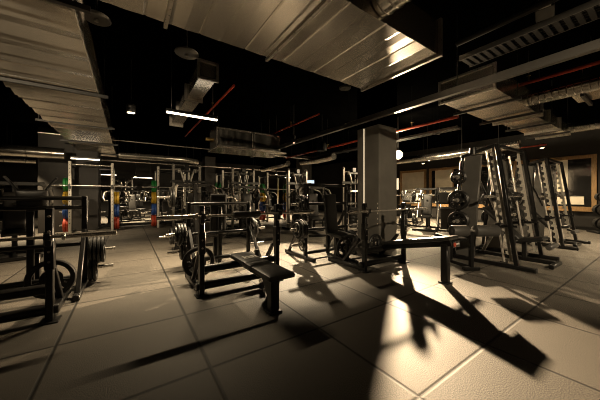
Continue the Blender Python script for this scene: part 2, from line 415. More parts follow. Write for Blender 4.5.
# ------------------------------------------------------------------ seated press stations (second row)
def press_station(label, loc, rz=0, top=1.48, short=False, hz=(.30, .60)):
    r = thing('seated_press', label, 'press bench', loc, rz, 'seated press stations in the second row')
    for s in (-1, 1):
        u = MB().bar((s * .55, 0, .02), (s * .55, 0, top), .065, .065).build('upright', M['black'], r, bevel=.008)
        for k in range(4): MB().cyl((s * .55, -.042, .62 + k * .13), (s * .55, -.03, .62 + k * .13), .012, n=8).build('bolt', M['steel'], u)
        MB().bar((s * .55, -.30, .04), (s * .55, .75, .04), .07, .07).build('base_rail', M['black'], r, bevel=.01)
        MB().bar((s * .55, .62, .06), (s * .55, .03, top * .62), .05, .05).build('rear_brace', M['black'], r, bevel=.006)
        for z, L in zip(hz, (.30, .32, .30)):
            MB().cyl((s * .58, 0, z), (s * (.58 + L), 0, z), .0245, n=14).build('storage_horn', M['chrome'], r)
        h = MB(); h.box((s * .55, -.06, top - .16), (.06, .07, .10)); h.box((s * .55, -.10, top - .10), (.06, .016, .08)); h.build('bar_hook', M['dark'], r, bevel=.005)
    for z, rr in [(top - .03, .028)] + ([(1.09, .028)] if top > 1.2 else []) + [(.58, .03), (.12, .035)]:
        MB().rcyl((-.53, .01, z), (.53, .01, z), rr, .008, 14).build('crossbar', M['black'], r)
    MB().bar((0, -.03, .04), (0, -.86, .04), .07, .06).build('spine', M['black'], r, bevel=.01)
    MB().bar((0, -.30, .05), (0, -.30, .45), .08, .08).build('seat_post', M['black'], r, bevel=.008)
    MB().bar((0, -.03, .05), (0, -.03, 1.05), .07, .06).build('back_post', M['black'], r, bevel=.008)
    add_pad('seat', .42, .36, .08, (0, -.42, .49), (.08, 0, 0), r)
    if short:
        add_pad('head_pad', .26, .30, .10, (0, -.12, 1.20), (PI / 2 - .10, 0, 0), r)
        for s in (-1, 1): MB().tube([(s * .11, -.10, 1.28), (s * .19, -.08, 1.42), (s * .25, -.08, 1.50)], .016, 8).build('handle', M['black'], r)
    else: add_pad('backrest', .82, .30, .08, (0, -.12, .88), (PI / 2 - .10, 0, 0), r)
    return r
P1 = press_station('seated press behind the bench at the left edge', (-1.06, 4.72, 0), PI, 1.25, True, (.22, .47))
P2 = press_station('seated press with tall black backrest behind the centre bench', (1.42, 4.75, 0), PI, 1.14)
P3 = press_station('seated press with plates on both sides, left of the concrete pillar', (3.46, 4.12, 0), 0, 1.50, False, (.30, .60, 1.08))
G2 = 'plates on the seated press stations'
stack(P3, (-.60, 0, .60), (-1, 0, 0), ['mid', 'mid', 'mid', 'small'], 'upper left horn, press left of the pillar', G2)
stack(P3, (-.60, 0, 1.08), (-1, 0, 0), ['mid', 'mid', 'small'], 'top left horn, press left of the pillar', G2)
stack(P3, (-.60, 0, .30), (-1, 0, 0), ['small'], 'lower left horn, press left of the pillar', G2)
stack(P3, (.60, 0, .30), (1, 0, 0), ['mid', 'mid', 'mid'], 'lower right horn, press left of the pillar', G2)
stack(P2, (.60, 0, .60), (1, 0, 0), ['mid', 'mid', 'mid', 'small'], 'upper left horn, press behind the centre bench', G2)
stack(P2, (.60, 0, .30), (1, 0, 0), ['mid', 'small'], 'lower left horn, press behind the centre bench', G2)
stack(P2, (-.60, 0, .60), (-1, 0, 0), ['big', 'mid'], 'upper right horn, press behind the centre bench', G2)
stack(P1, (-.60, 0, .47), (-1, 0, 0), ['mid', 'mid', 'mid', 'mid'], 'upper right horn, press behind the left bench', G2)
stack(P1, (-.60, 0, .22), (-1, 0, 0), ['mid', 'mid'], 'lower right horn, press behind the left bench', G2)

# ------------------------------------------------------------------ lever chest press machines (mid ground)
def chest_proto():
    r = thing('chest_press_machine', '', 'exercise machine')
    b = MB(); b.bar((-.5, .55, .045), (.5, .55, .045), .08, .07); b.bar((-.38, -.62, .045), (.38, -.62, .045), .08, .07); b.bar((0, -.6, .045), (0, .55, .045), .08, .07)
    b.build('base_frame', M['black'], r, bevel=.01)
    p = MB(); p.bar((0, .52, .06), (0, .30, 1.55), .09, .07); p.bar((0, .10, .06), (0, .05, .46), .08, .07); p.bar((0, .33, 1.25), (0, .12, 1.05), .06, .06); p.build('main_post', M['dark'], r, bevel=.008)
    add_pad('seat', .42, .36, .08, (0, -.08, .50), (.1, 0, 0), r)
    add_pad('backrest', .78, .32, .09, (0, .16, .94), (PI / 2 - .18, 0, 0), r)
    MB().bar((-.46, .30, 1.52), (.46, .30, 1.52), .06, .08).build('pivot_beam', M['dark'], r, bevel=.008)
    for s in (-1, 1):
        a = MB(); a.tube([(s * .40, .28, 1.52), (s * .52, .06, 1.44), (s * .56, -.12, 1.20), (s * .50, -.26, .98)], .03, 10); a.tube([(s * .40, .28, 1.52), (s * .46, .46, 1.46), (s * .50, .62, 1.22)], .03, 10)
        arm = a.build('lever_arm', M['light'], r)
        MB().rcyl((s * .52, -.27, .98), (s * .26, -.30, 1.0), .019, .004, 12).build('handle', M['foam'], arm)
        MB().cyl((s * .50, .62, 1.22), (s * .86, .62, 1.22), .0245, n=12).build('plate_horn', M['chrome'], arm)
        MB().cyl((s * .5, .55, .32), (s * .82, .55, .32), .0245, n=12).build('storage_horn', M['chrome'], r)
        MB().bar((s * .47, .55, .06), (s * .47, .55, .40), .05, .05).build('storage_post', M['black'], r, bevel=.006)
    return r
CP = chest_proto()
spots = [(-1.95, 7.7, .25, 'near the left edge'),
         (2.95, 7.0, .1, 'behind centre seated press'),
         (5.1, 6.7, -.35, 'behind the concrete pillar'),
         (1.4, 7.1, PI, 'before the cable towers'),
         (6.7, 8.9, PI / 2, 'far behind the pillar'),
         (9.25, 5.25, -1.2, 'under the bright spotlight'),
         (10.9, 3.3, -1.6, 'behind the smith machines')]
GC = 'plate loaded chest press machines'
mach = []
for x, y, rz, wh in spots:
    q = first_or_dup(CP, 'lever chest press machine with black pads ' + wh, (x, y, 0), rz, GC); mach.append((q, wh))
for q, wh in mach:
    for s, nm in ((-1, 'left'), (1, 'right')):
        stack(q, (s * .52, .62, 1.22), (s, 0, 0), ['big', 'mid'], '%s arm, chest press %s' % (nm, wh), 'plates on the chest presses')
        stack(q, (s * .51, .55, .32), (s, 0, 0), ['mid', 'mid'], 'low %s horn, chest press %s' % (nm, wh), 'plates on the chest presses')

# ------------------------------------------------------------------ cable towers
def tower_proto():
    r = thing('cable_tower', '', 'exercise machine')
    for s in (-1, 1):
        u = MB(); u.bar((s * .40, 0, .03), (s * .40, 0, 2.20), .07, .09); u.rcyl((s * .40, -.03, 2.18), (s * .40, .03, 2.26), .05, .008); u.build('upright', M['light'], r, bevel=.01)
        MB().tube([(s * .36, -.02, 2.10), (s * .22, -.04, 2.12), (s * .16, -.06, 1.95), (s * .10, -.06, 1.72)], .03, 10).build('inner_arm', M['light'], r)
        MB().cyl((s * .09, .03, .10), (s * .09, .03, 2.05), .011, n=10).build('guide_rod', M['chrome'], r)
        MB().bar((s * .40, -.55, .035), (s * .40, .45, .035), .07, .07).build('base_rail', M['black'], r, bevel=.01)
        MB().lathe((s * .25, -.07, 2.06), (1, 0, 0), [(.02, -.02), (.065, -.018), (.05, 0), (.065, .018), (.02, .02)], 18).build('pulley', M['steel'], r)
    MB().bar((-.40, 0, 2.06), (.40, 0, 2.06), .05, .07).build('top_beam', M['dark'], r, bevel=.008)
    MB().bar((-.48, -.03, 1.72), (.62, -.03, 1.72), .06, .09).build('cross_beam', M['dark'], r, bevel=.008)
    MB().box((0, 0, 2.18), (.14, .12, .16)).build('pulley_housing', M['black'], r, bevel=.01)
    s = MB()
    for k in range(14): s.box((0, .03, .14 + k * .052), (.28, .12, .047))
    s.build('weight_stack', M['black'], r, bevel=.004)
    MB().tube([(0, -.05, 2.1), (0, -.05, 1.45)], .005, 6).build('cable', M['cable'], r)
    MB().tube([(-.42, -.06, 1.32), (-.30, -.06, 1.42), (.30, -.06, 1.42), (.42, -.06, 1.32)], .015, 8).build('pull_bar', M['chrome'], r)
    add_pad('seat', .34, .32, .08, (0, -.55, .48), (0, 0, 0), r)
    MB().bar((0, -.55, .05), (0, -.55, .45), .07, .07).build('seat_post', M['dark'], r, bevel=.008)
    MB().bar((-.38, -.40, .04), (.38, -.40, .04), .06, .06).build('cross_rail', M['dark'], r, bevel=.006)
    MB().rcyl((-.24, -.38, .64), (.24, -.38, .64), .06, .012).build('knee_roller', M['foam'], r)
    MB().bar((0, -.38, .05), (0, -.38, .62), .05, .05).build('roller_post', M['dark'], r, bevel=.006)
    return r
CT = tower_proto(); GT = 'cable towers in the middle rows'
for x, y, rz, wh in ((1.6, 9.0, 0, 'left of the ceiling fan unit, over the centre press'), (3.5, 8.9, 0, 'under the ceiling fan unit'), (5.35, 8.1, 0, 'just left of the concrete pillar'),
                     (6.7, 6.5, -.3, 'partly hidden by the concrete pillar')):
    first_or_dup(CT, 'tall pale cable tower with seat ' + wh, (x, y, 0), rz, GT)

# ------------------------------------------------------------------ power racks with colour bumpers
def rack_proto():
    r = thing('power_rack', '', 'power rack')
    for s in (-1, 1):
        for y, h in ((0, 2.40), (.95, 2.30)):
            m = MB().bar((s * .56, y, .02), (s * .56, y, h), .08, .08)
            u = m.build('upright', M['hook'], r, bevel=.008)
            if y == 0:
                k = MB()
                for i in range(17): k.cyl((s * .56, -.0405, .35 + i * .12), (s * .56, -.0425, .35 + i * .12), .014, n=8)
                k.build('hole_row', M['black'], u)
        MB().bar((s * .56, 0, .04), (s * .56, .95, .04), .07, .07).build('base_rail', M['black'], r, bevel=.008)
        MB().bar((s * .56, .04, 2.25), (s * .56, .91, 2.25), .06, .06).build('side_beam', M['black'], r, bevel=.008)
        MB().bar((s * .56, .04, .80), (s * .56, .91, .80), .05, .05).build('safety_bar', M['dark'], r, bevel=.006)
        for z in (.27, .72, 1.18, 1.64): MB().cyl((s * .60, .30, z), (s * .86, .30, z), .0245, n=12).build('storage_peg', M['chrome'], r)
        MB().bar((s * .57, .30, .07), (s * .57, .30, 2.22), .06, .06).build('peg_post', M['dark'], r, bevel=.006)
        h = MB(); h.box((s * .56, -.06, 1.53), (.06, .06, .10)); h.box((s * .56, -.10, 1.565), (.06, .06, .016)); h.box((s * .56, -.125, 1.60), (.06, .014, .07)); h.build('bar_hook', M['black'], r, bevel=.004)
    MB().bar((-.52, .95, 2.26), (.52, .95, 2.26), .06, .08).build('rear_beam', M['black'], r, bevel=.008)
    MB().bar((-.52, .95, .10), (.52, .95, .10), .06, .08).build('rear_beam', M['black'], r, bevel=.008)
    MB().cyl((-.52, 0, 2.30), (.52, 0, 2.30), .017, n=12).build('pull_up_bar', M['chrome'], r)
    return r
PR = rack_proto(); GR = 'power racks along the rear'
RK = [(-1.02, 11.15, 'before the dark column'), (1.53, 11.3, 'second from left in rear row'), (4.05, 11.3, 'third from left in rear row'), (6.25, 11.3, 'fourth from left in rear row')]
for i, (x, y, wh) in enumerate(RK):
    q = first_or_dup(PR, 'power rack with pale drilled uprights ' + wh, (x, y, 0), 0, GR)
    dup(BAR, 'barbell racked high on the power rack ' + wh, (x, y - .095, 1.589), 0, 'barbells on the rear power racks')
    for s, nm in ((-1, 'left'), (1, 'right')):
        for z, c in ((.27, 'red'), (.72, 'blue'), (1.18, 'yellow'), (1.64, 'green')):
            if c == 'green' and (i, s) in ((0, 1), (1, 1)): continue
            for k in (0, 1):
                put_plate(BP[c], q, (s * (.64 + k * .08), .30, z), (s, 0, 0), '%s bumper plate, %s on %s peg, power rack %s' % (c, ('inner', 'outer')[k], nm, wh), 'coloured bumper plates on the power racks')

# ------------------------------------------------------------------ smith machines
def smith_proto():
    r = thing('smith_machine', '', 'smith machine')
    T = .133
    for s in (-1, 1):
        x = s * .70
        MB().bar((x, -.66, .04), (x, .64, .04), .08, .07).build('base_rail', M['black'], r, bevel=.01)
        MB().box((x, -.665, .04), (.09, .03, .08)).build('end_cap', M['rubber'], r, bevel=.006)
        MB().bar((x, -.42, .06), (x, -.42 + T * 2.13, 2.19), .06, .075, up=(1, 0, 0)).build('front_upright', M['black'], r, bevel=.008)
        xr = s * .575
        MB().cyl((xr, -.205, .08), (xr, -.205 + T * 2.02, 2.10), .018, n=16).build('guide_rod', M['rod'], r)
        MB().box((xr, -.20, .06), (.16, .07, .05)).build('rod_foot', M['black'], r, bevel=.006)
        # toothed catch plate
        poly = [(-.02, .12), (.02, .12)]
        for k in range(14):
            z = .22 + k * .135; poly += [(.02, z), (.062, z + .015), (.062, z + .055), (.03, z + .07)]
        poly += [(.02, 2.15), (-.02, 2.15)]
        poly = [(py + (z - .1) * T, z) for py, z in poly]
        MB().prism(poly, (0, 1, 0), (0, 0, 1), (s * .655, -.335, 0), (1, 0, 0), .012).build('catch_plate', M['hook'], r)
        b = MB()
        # rear shroud panel, wide low, leaning forward
        pan = [(.22, .075), (.55, .075), (.39, 2.02), (.09, 2.02)]
        MB().prism(pan, (0, 1, 0), (0, 0, 1), (x, 0, 0), (1, 0, 0), .05).build('side_panel', M['panel'], r, bevel=.012)
        MB().bar((x, .60, .07), (x, .44, 1.95), .05, .05).build('rear_upright', M['black'], r, bevel=.008)
        MB().bar((x, -.14, 2.17), (x, .45, 2.02), .06, .06).build('top_rail', M['black'], r, bevel=.008)
        MB().bar((x, -.36, .75), (x, .28, .62), .045, .045).build('middle_rail', M['black'], r, bevel=.006)
        MB().bar((s * .62, -.05, 1.0), (s * .62, .32, 1.95), .035, .035).build('diagonal_brace', M['black'], r, bevel=.004)
        MB().cyl((x, .24, 2.04), (x, .24, 2.17), .07, .06, 16).build('pulley_cover', M['black'], r)
        for z in (.76, 1.17, 1.62): MB().cyl((x + s * .025, .47, z), (x + s * .26, .47, z), .0245, n=12).build('storage_horn', M['chrome'], r)
        sf = MB(); sf.box((s * .60, -.13, .70), (.07, .09, .13)); sf.rcyl((s * .60, -.16, .72), (s * .60, -.40, .72), .02, .004, 10); sf.build('safety_stop', M['black'], r, bevel=.005)
        zb = 1.24; yb = -.205 + (zb - .08) * T
        MB().bar((xr, yb, zb - .09), (xr, yb + .02, zb + .09), .06, .06).build('carriage', M['dark'], r, bevel=.006)
    zb = 1.24; yb = -.205 + (zb - .08) * T - .045
    MB().cyl((-.98, yb, zb), (.98, yb, zb), .0155, n=14).build('smith_bar', M['chrome'], r)
    for s in (-1, 1): MB().cyl((s * .76, yb, zb), (s * 1.06, yb, zb), .025, n=14).build('bar_sleeve', M['chrome'], r)
    MB().bar((-.67, .56, .10), (.67, .56, .10), .06, .08).build('rear_beam', M['black'], r, bevel=.008)
    MB().bar((-.67, .43, 1.97), (.67, .43, 1.97), .06, .08).build('rear_beam', M['black'], r, bevel=.008)
    MB().bar((-.67, -.12, 2.17), (.67, -.12, 2.17), .06, .05).build('top_beam', M['black'], r, bevel=.008)
    return r
SM = smith_proto()
S1 = first_or_dup(SM, 'near smith machine with leaning chrome rods and grey side panel', (6.17, 1.95, 0), 0, 'smith machines along the window side')
S2 = dup(SM, 'far smith machine with leaning chrome rods nearest the window', (9.25, 1.95, 0), 0)
GS = 'plates on the smith machines'
stack(S1, (-.735, .47, 1.62), (-1, 0, 0), ['small', 'small'], 'top left horn, near smith machine', GS)
stack(S1, (-.735, .47, 1.17), (-1, 0, 0), ['mid', 'mid'], 'middle left horn, near smith machine', GS)
stack(S1, (-.735, .47, .76), (-1, 0, 0), ['mid', 'mid'], 'bottom left horn, near smith machine', GS)
stack(S1, (.735, .47, 1.17), (1, 0, 0), ['mid'], 'middle right horn, near smith machine', GS)
stack(S1, (.735, .47, .76), (1, 0, 0), ['mid', 'mid'], 'bottom right horn, near smith machine', GS)
stack(S2, (-.735, .47, 1.62), (-1, 0, 0), ['small'], 'top left horn, far smith machine', GS)
stack(S2, (-.735, .47, 1.17), (-1, 0, 0), ['mid', 'mid'], 'middle left horn, far smith machine', GS)
stack(S2, (-.735, .47, .76), (-1, 0, 0), ['mid'], 'bottom left horn, far smith machine', GS)
stack(S2, (.735, .47, 1.17), (1, 0, 0), ['mid'], 'middle right horn, far smith machine', GS)

# adjustable bench inside a smith machine
def incline_proto():
    r = thing('adjustable_bench', '', 'bench')
    b = MB(); b.bar((0, -.60, .07), (0, .62, .07), .07, .07); b.bar((-.28, -.60, .045), (.28, -.60, .045), .07, .07); b.bar((-.28, .62, .045), (.28, .62, .045), .07, .07); b.build('base_frame', M['black'], r, bevel=.01)
    MB().bar((0, -.18, .08), (0, -.18, .40), .07, .07).build('seat_post', M['dark'], r, bevel=.008)
    MB().bar((0, .50, .10), (0, .25, .62), .05, .05).build('back_strut', M['light'], r, bevel=.006)
    add_pad('seat', .36, .34, .08, (0, -.30, .45), (-.2, 0, 0), r)
    add_pad('backrest', .82, .30, .08, (0, .17, .72), (.80, 0, 0), r)
    for s in (-1, 1): MB().lathe((s * .30, .66, .055), (s, 0, 0), [(.01, -.02), (.055, -.02), (.055, .02), (.01, .02)], 16).build('wheel', M['rubber'], r)
    MB().rcyl((-.23, -.56, .36), (.23, -.56, .36), .045, .01).build('leg_roller', M['foam'], r)
    MB().bar((0, -.42, .40), (0, -.56, .36), .04, .04).build('roller_arm', M['dark'], r)
    return r
AB = incline_proto()
first_or_dup(AB, 'adjustable bench with raised back inside the near smith machine', (6.20, 1.80, 0), 0, 'adjustable benches')
dup(AB, 'adjustable bench with raised back inside the far smith machine', (9.25, 2.0, 0), 0)
dup(AB, 'adjustable bench in the open middle of the hall beyond the centre press', (3.3, 9.9, 0), .5)

# foam roller stand in front of the near smith machine (rollers face across the view)
r = thing('leg_curl_bench', 'leg curl bench with two fat foam rollers between right bench and smith machine', 'bench', (4.79, 1.93, 0), -.56)
MB().bar((-.16, 0, .035), (.12, 0, .035), .07, .06).build('front_foot', M['black'], r, bevel=.01)
MB().bar((0, .0, .05), (-.12, .62, .05), .07, .06).build('base_rail', M['black'], r, bevel=.01)
MB().bar((-.02, 0, .05), (-.02, 0, .66), .06, .06).build('post', M['black'], r, bevel=.008)
MB().cyl((-.36, 0, .665), (.44, 0, .665), .018, n=12).build('axle', M['chrome'], r)
for x0, x1 in ((-.36, -.09), (.035, .43)):
    rr = MB().rcyl((x0, 0, .665), (x1, 0, .665), .096, .018, 26).build('foam_roller', M['foam'], r)
    MB().cyl((x0 - .004, 0, .665), (x0 + .01, 0, .665), .04, n=16).build('end_cap', M['panel'], rr)
add_pad('seat', .46, .32, .07, (-.10, .42, .50), (.10, 0, .19), r)
MB().bar((-.10, .44, .06), (-.10, .42, .46), .06, .06).build('seat_post', M['black'], r, bevel=.008)

# ------------------------------------------------------------------ leg press sleds right of the pillar
def sled_proto():
    r = thing('leg_press_sled', '', 'exercise machine')
    b = MB(); b.bar((-.40, -.9, .045), (-.40, .95, .045), .08, .07); b.bar((.40, -.9, .045), (.40, .95, .045), .08, .07); b.bar((-.4, .9, .045), (.4, .9, .045), .07, .07); b.bar((-.4, -.85, .045), (.4, -.85, .045), .07, .07); b.build('base_frame', M['black'], r, bevel=.01)
    for s in (-1, 1):
        MB().cyl((s * .32, -.45, .30), (s * .32, .92, 1.52), .024, n=14).build('rail', M['chrome'], r)
        MB().bar((s * .38, .90, .07), (s * .38, .95, 1.54), .07, .07).build('rear_post', M['dark'], r, bevel=.008)
        MB().bar((s * .36, -.50, .06), (s * .32, -.46, .32), .06, .06).build('front_post', M['dark'], r, bevel=.008)
        MB().cyl((s * .36, .52, 1.28), (s * .66, .52, 1.28), .0245, n=12).build('plate_horn', M['chrome'], r)
    c = MB(); c.bar((-.36, .30, 1.02), (.36, .30, 1.02), .06, .08); c.bar((-.36, .52, 1.26), (.36, .52, 1.26), .06, .08); c.build('carriage', M['dark'], r, bevel=.008)
    MB().box((0, .22, 1.20), (.60, .04, .44), (-.75, 0, 0)).build('foot_plate', M['black'], r, bevel=.008)
    MB().bar((-.4, .95, 1.52), (.4, .95, 1.52), .06, .07).build('top_beam', M['dark'], r, bevel=.008)
    add_pad('seat', .42, .42, .09, (0, -.42, .40), (.35, 0, 0), r)
    add_pad('backrest', .80, .40, .09, (0, -.86, .62), (-.85, 0, 0), r)
    MB().bar((0, -.88, .06), (0, -.80, .52), .07, .07).build('back_post', M['black'], r, bevel=.008)
    return r
SL = sled_proto(); GL = 'leg press sleds right of the pillar'
for x, y, rz, wh in ((10.3, 6.6, -1.15, 'just right of the pillar'), (8.35, 4.0, -1.15, 'before the wood framed window'), (10.7, 5.1, -1.0, 'under the window strip light')):
    q = first_or_dup(SL, 'leg press sled with slanted rails ' + wh, (x, y, 0), rz, GL)
    for s, nm in ((-1, 'left'), (1, 'right')):
        stack(q, (s * .38, .52, 1.28), (s, 0, 0), ['big'], '%s side, leg press %s' % (nm, wh), 'plates on the leg presses')

# plate tree at the right edge
def tree_proto():
    r = thing('plate_tree', '', 'plate rack')
    b = MB(); b.bar((-.30, -.25, .04), (.30, -.25, .04), .06, .06); b.bar((-.30, .25, .04), (.30, .25, .04), .06, .06); b.bar((0, -.25, .04), (0, .25, .04), .06, .06); b.build('base_frame', M['black'], r, bevel=.008)
    MB().bar((0, 0, .05), (0, 0, 1.35), .08, .08).build('post', M['black'], r, bevel=.008)
    for z in (.32, .78, 1.22):
        for s in (-1, 1): MB().cyl((s * .04, 0, z), (s * .32, 0, z), .0245, n=12).build('peg', M['chrome'], r)
    return r
TR = first_or_dup(tree_proto(), 'black plate tree by the window wall, cut by the right edge', (13.2, 1.40, 0), .6, 'plate trees')
for z, nm in ((.32, 'bottom'), (.78, 'middle'), (1.22, 'top')):
    for s, sd in ((-1, 'left'), (1, 'right')):
        stack(TR, (s * .06, 0, z), (s, 0, 0), ['mid' if z < 1 else 'small'] * 3, '%s %s peg, plate tree at right edge' % (nm, sd), 'plates on the plate tree')

# deep background rows
dn = [(-3.3, 13.2, 0), (.2, 15.6, .2), (2.1, 15.2, -.3), (4.0, 15.8, .1), (6.2, 14.6, -.2), (8.0, 15.4, .3), (-.6, 18.2, 0), (2.4, 18.4, .2), (6.8, 18.2, -.2), (-.5, 14.2, 2.8), (1.2, 13.9, 3.4), (.6, 17.2, .4), (3.1, 14.2, 2.9), (5.1, 13.6, .5)]
wh = ['deep left beyond the dark column', 'far row, first right of column', 'far row, second right of column', 'far row, third right of column', 'far row, fourth right of column', 'far row, fifth right of column', 'at back wall beside the column', 'at middle of back wall', 'at back wall towards the pillar',
      'just behind the leftmost rack gap', 'just behind the second rack', 'between far row and back wall', 'just behind the third rack', 'just behind the fourth rack']
for (x, y, rz), w_ in zip(dn, wh):
    q = dup(CP, 'small distant lever press machine ' + w_, (x, y, 0), rz, 'distant lever press machines')
    for s, nm in ((-1, 'left'), (1, 'right')): stack(q, (s * .52, .62, 1.22), (s, 0, 0), ['big'], '%s arm, distant press %s' % (nm, w_), 'plates on the distant presses')
for x, y, w_ in ((-.2, 17.0, 'left'), (3.2, 17.2, 'middle'), (5.9, 16.6, 'right')):
    dup(CT, 'small distant cable tower, %s one of the far row' % w_, (x, y, 0), 0, 'distant cable towers')

# ------------------------------------------------------------------ ceiling services
def rect_duct(name, label, axis, a0, a1, c, wdt, z0, h, m, flange=1.5, ribs=0, amp=.012, hang=True, first=None):
    """axis 'x' or 'y'; runs a0..a1; centred on c across; bottom z0"""
    L = a1 - a0
    r = thing(name, label, 'duct', ((a0 + a1) / 2, c, z0) if axis == 'x' else (c, (a0 + a1) / 2, z0), 0 if axis == 'x' else PI / 2)
    b = MB(); n = ribs or 1; prof = []
    if ribs:
        for i in range(n):
            x = -L / 2 + L * i / n; s = L / n
            t1, t2 = random.uniform(.4, 1) * amp, random.uniform(.3, 1) * amp
            prof += [(x, 0), (x + s * .03, -.008), (x + s * .40, -.008 - t1), (x + s * .46, -.008), (x + s * .70, -.008 - t2), (x + s * .97, -.008)]
        prof.append((L / 2, 0))
    else: prof = [(-L / 2, 0), (L / 2, 0)]
    vs = []; fs = []
    for x, dz in prof: vs += [(x, -wdt / 2, dz), (x, wdt / 2, dz), (x, wdt / 2, h), (x, -wdt / 2, h)]
    for i in range(len(prof) - 1):
        o = i * 4
        for k in range(4): fs.append((o + k, o + (k + 1) % 4, o + 4 + (k + 1) % 4, o + 4 + k))
    fs += [(0, 1, 2, 3), tuple(len(vs) - 4 + k for k in (3, 2, 1, 0))]
    b.add(vs, fs); body = b.build('duct_body', m, r, smooth=False)
    k = max(1, int(round(L / flange))) if flange else 0
    for i in range(k + 1 if k else 0):
        x = -L / 2 + L * i / k; f = MB(); t = .04; e = .035
        f.box((x, 0, -e / 2), (t, wdt + 2 * e, e)); f.box((x, 0, h + e / 2), (t, wdt + 2 * e, e)); f.box((x, wdt / 2 + e / 2, h / 2), (t, e, h)); f.box((x, -wdt / 2 - e / 2, h / 2), (t, e, h))
        f.build('flange', M['steel'], r)
    if hang:
        n2 = max(2, int(L / 2.0))
        for i in range(n2):
            x = -L / 2 + L * (i + .62) / n2; f = MB(); f.box((x, 0, -.045), (.045, wdt + .26, .045))
            for s in (-1, 1): f.cyl((x, s * (wdt / 2 + .08), -.06), (x, s * (wdt / 2 + .08), CZ - z0), .006, n=6)
            f.build('hanger', M['dark'], r)
    return r
rect_duct('supply_duct', 'wide ribbed sheet metal duct running along the upper left', 'y', 1.4, 13.3, -.95, 1.1, 2.92, .45, M['galv2'], flange=0, ribs=22, amp=.05)
rect_duct('supply_duct', 'big smooth sheet metal duct across the top centre', 'x', -.38, 3.22, 2.29, 1.24, 3.02, .40, M['galv'], flange=3.6, ribs=7, amp=.007, hang=False)
for o in [c for c in COL.objects if c.name.startswith('supply_duct') and c['label'].startswith('big')]:
    for x in (-1.1, .06):
        f = MB().box((x, 0, -.02), (.035, 1.36, .035))
        for s in (-1, 1): f.cyl((x, s * .655, -.03), (x, s * .655, CZ - 3.02), .006, n=6)
        f.build('hanger', M['steel'], o)
    d = MB()
    for x in (-1.45,): d.box((x, 0, -.003), (.02, 1.2, .006))
    d.build('stiffening_seam', M['galv'], o)
rect_duct('supply_duct', 'dark stepped sheet metal duct over the near smith machine', 'x', 4.65, 7.05, 1.98, .80, 2.92, .34, M['galv2'], flange=2.7, hang=True)
rect_duct('supply_duct', 'slimmer end of duct with pale flanges over the far smith machine', 'x', 7.1, 10.1, 2.02, .66, 2.96, .26, M['galv'], flange=1.0, hang=True)
rect_duct('branch_duct', 'narrow pale duct passing over the strip light at centre left', 'y', 3.95, 7.0, 1.0, .24, 3.02, .22, M['galv'], flange=1.0, hang=False)
rect_duct('branch_duct', 'short bright sheet metal box duct at the upper right edge', 'y', .30, 1.05, 6.75, .55, 3.0, .28, M['galv'], flange=0, hang=True)

def round_duct(name, label, pts, r, m, rib=.09, cat='duct'):
    o = thing(name, label, cat, pts[0]); p0 = V(pts[0])
    q = [V(p) - p0 for p in pts]
    t = MB().tube(q, r, 24)
    if rib:
        b = MB()
        for i in range(len(q) - 1):
            d = q[i + 1] - q[i]; n = max(1, int(d.length / rib))
            for k in range(n):
                c = q[i] + d * ((k + .5) / n); b.lathe(c, d, [(r, -.008), (r + .007, 0), (r, .008)], 24)
        b.f = [f for f in b.f if len(f) == 4]
        t.add(b.v, b.f)
    t.build('duct_body', m, o)
    for i in range(len(q) - 1):
        for k in (.25, .75):
            c = q[i] + (q[i + 1] - q[i]) * k
            MB().cyl(c + V((0, 0, r - .01)), (c.x, c.y, CZ - p0.z), .006, n=6).build('hanger_rod', M['dark'], o)
    return o
round_duct('spiral_duct', 'shiny spiral duct branching off the big duct at the top edge', [(2.10, 1.66, 3.22), (2.10, .2, 3.22), (2.10, -2.8, 3.22)], .17, M['spiral'], .10)
round_duct('spiral_duct', 'shiny spiral duct branching off the dark duct towards the right edge', [(6.35, 1.57, 3.10), (6.35, -1.5, 3.10)], .13, M['spiral'], .09)
round_duct('spiral_duct', 'spiral duct at the end of the flanged duct by the window wall', [(9.9, 1.68, 3.08), (9.9, -2.0, 3.08)], .13, M['spiral'], .09)
round_duct('spiral_duct', 'long silver round duct running across at far left', [(-6.6, 10.8, 2.57), (-1.65, 10.8, 2.57)], .17, M['spiral'], .5)
round_duct('spiral_duct', 'thin warm lit round duct at far left below the larger one', [(-6.6, 12.3, 2.45), (-2.6, 12.3, 2.45)], .10, M['spiral'], .5)
round_duct('spiral_duct', 'round duct beyond the ribbed duct at left of centre', [(-.3, 12.2, 2.85), (2.0, 12.2, 2.85), (2.7, 12.7, 2.85)], .12, M['galv'], .4)
round_duct('flexible_duct', 'crinkled silver flexible duct left of the pillar', [(7.1, 8.0, 2.9), (7.1, 9.2, 2.86), (7.1, 10.4, 2.92)], .14, M['spiral'], .07)
round_duct('flexible_duct', 'crinkled silver flexible duct further left, deeper in the hall', [(6.7, 11.0, 2.9), (6.6, 12.6, 2.84), (6.5, 13.6, 2.8)], .14, M['spiral'], .07)
round_duct('flexible_duct', 'crinkled silver flexible duct above the wood framed windows', [(9.2, 2.5, 2.72), (9.15, 4.5, 2.66), (9.2, 7.2, 2.70)], .12, M['spiral'], .07)

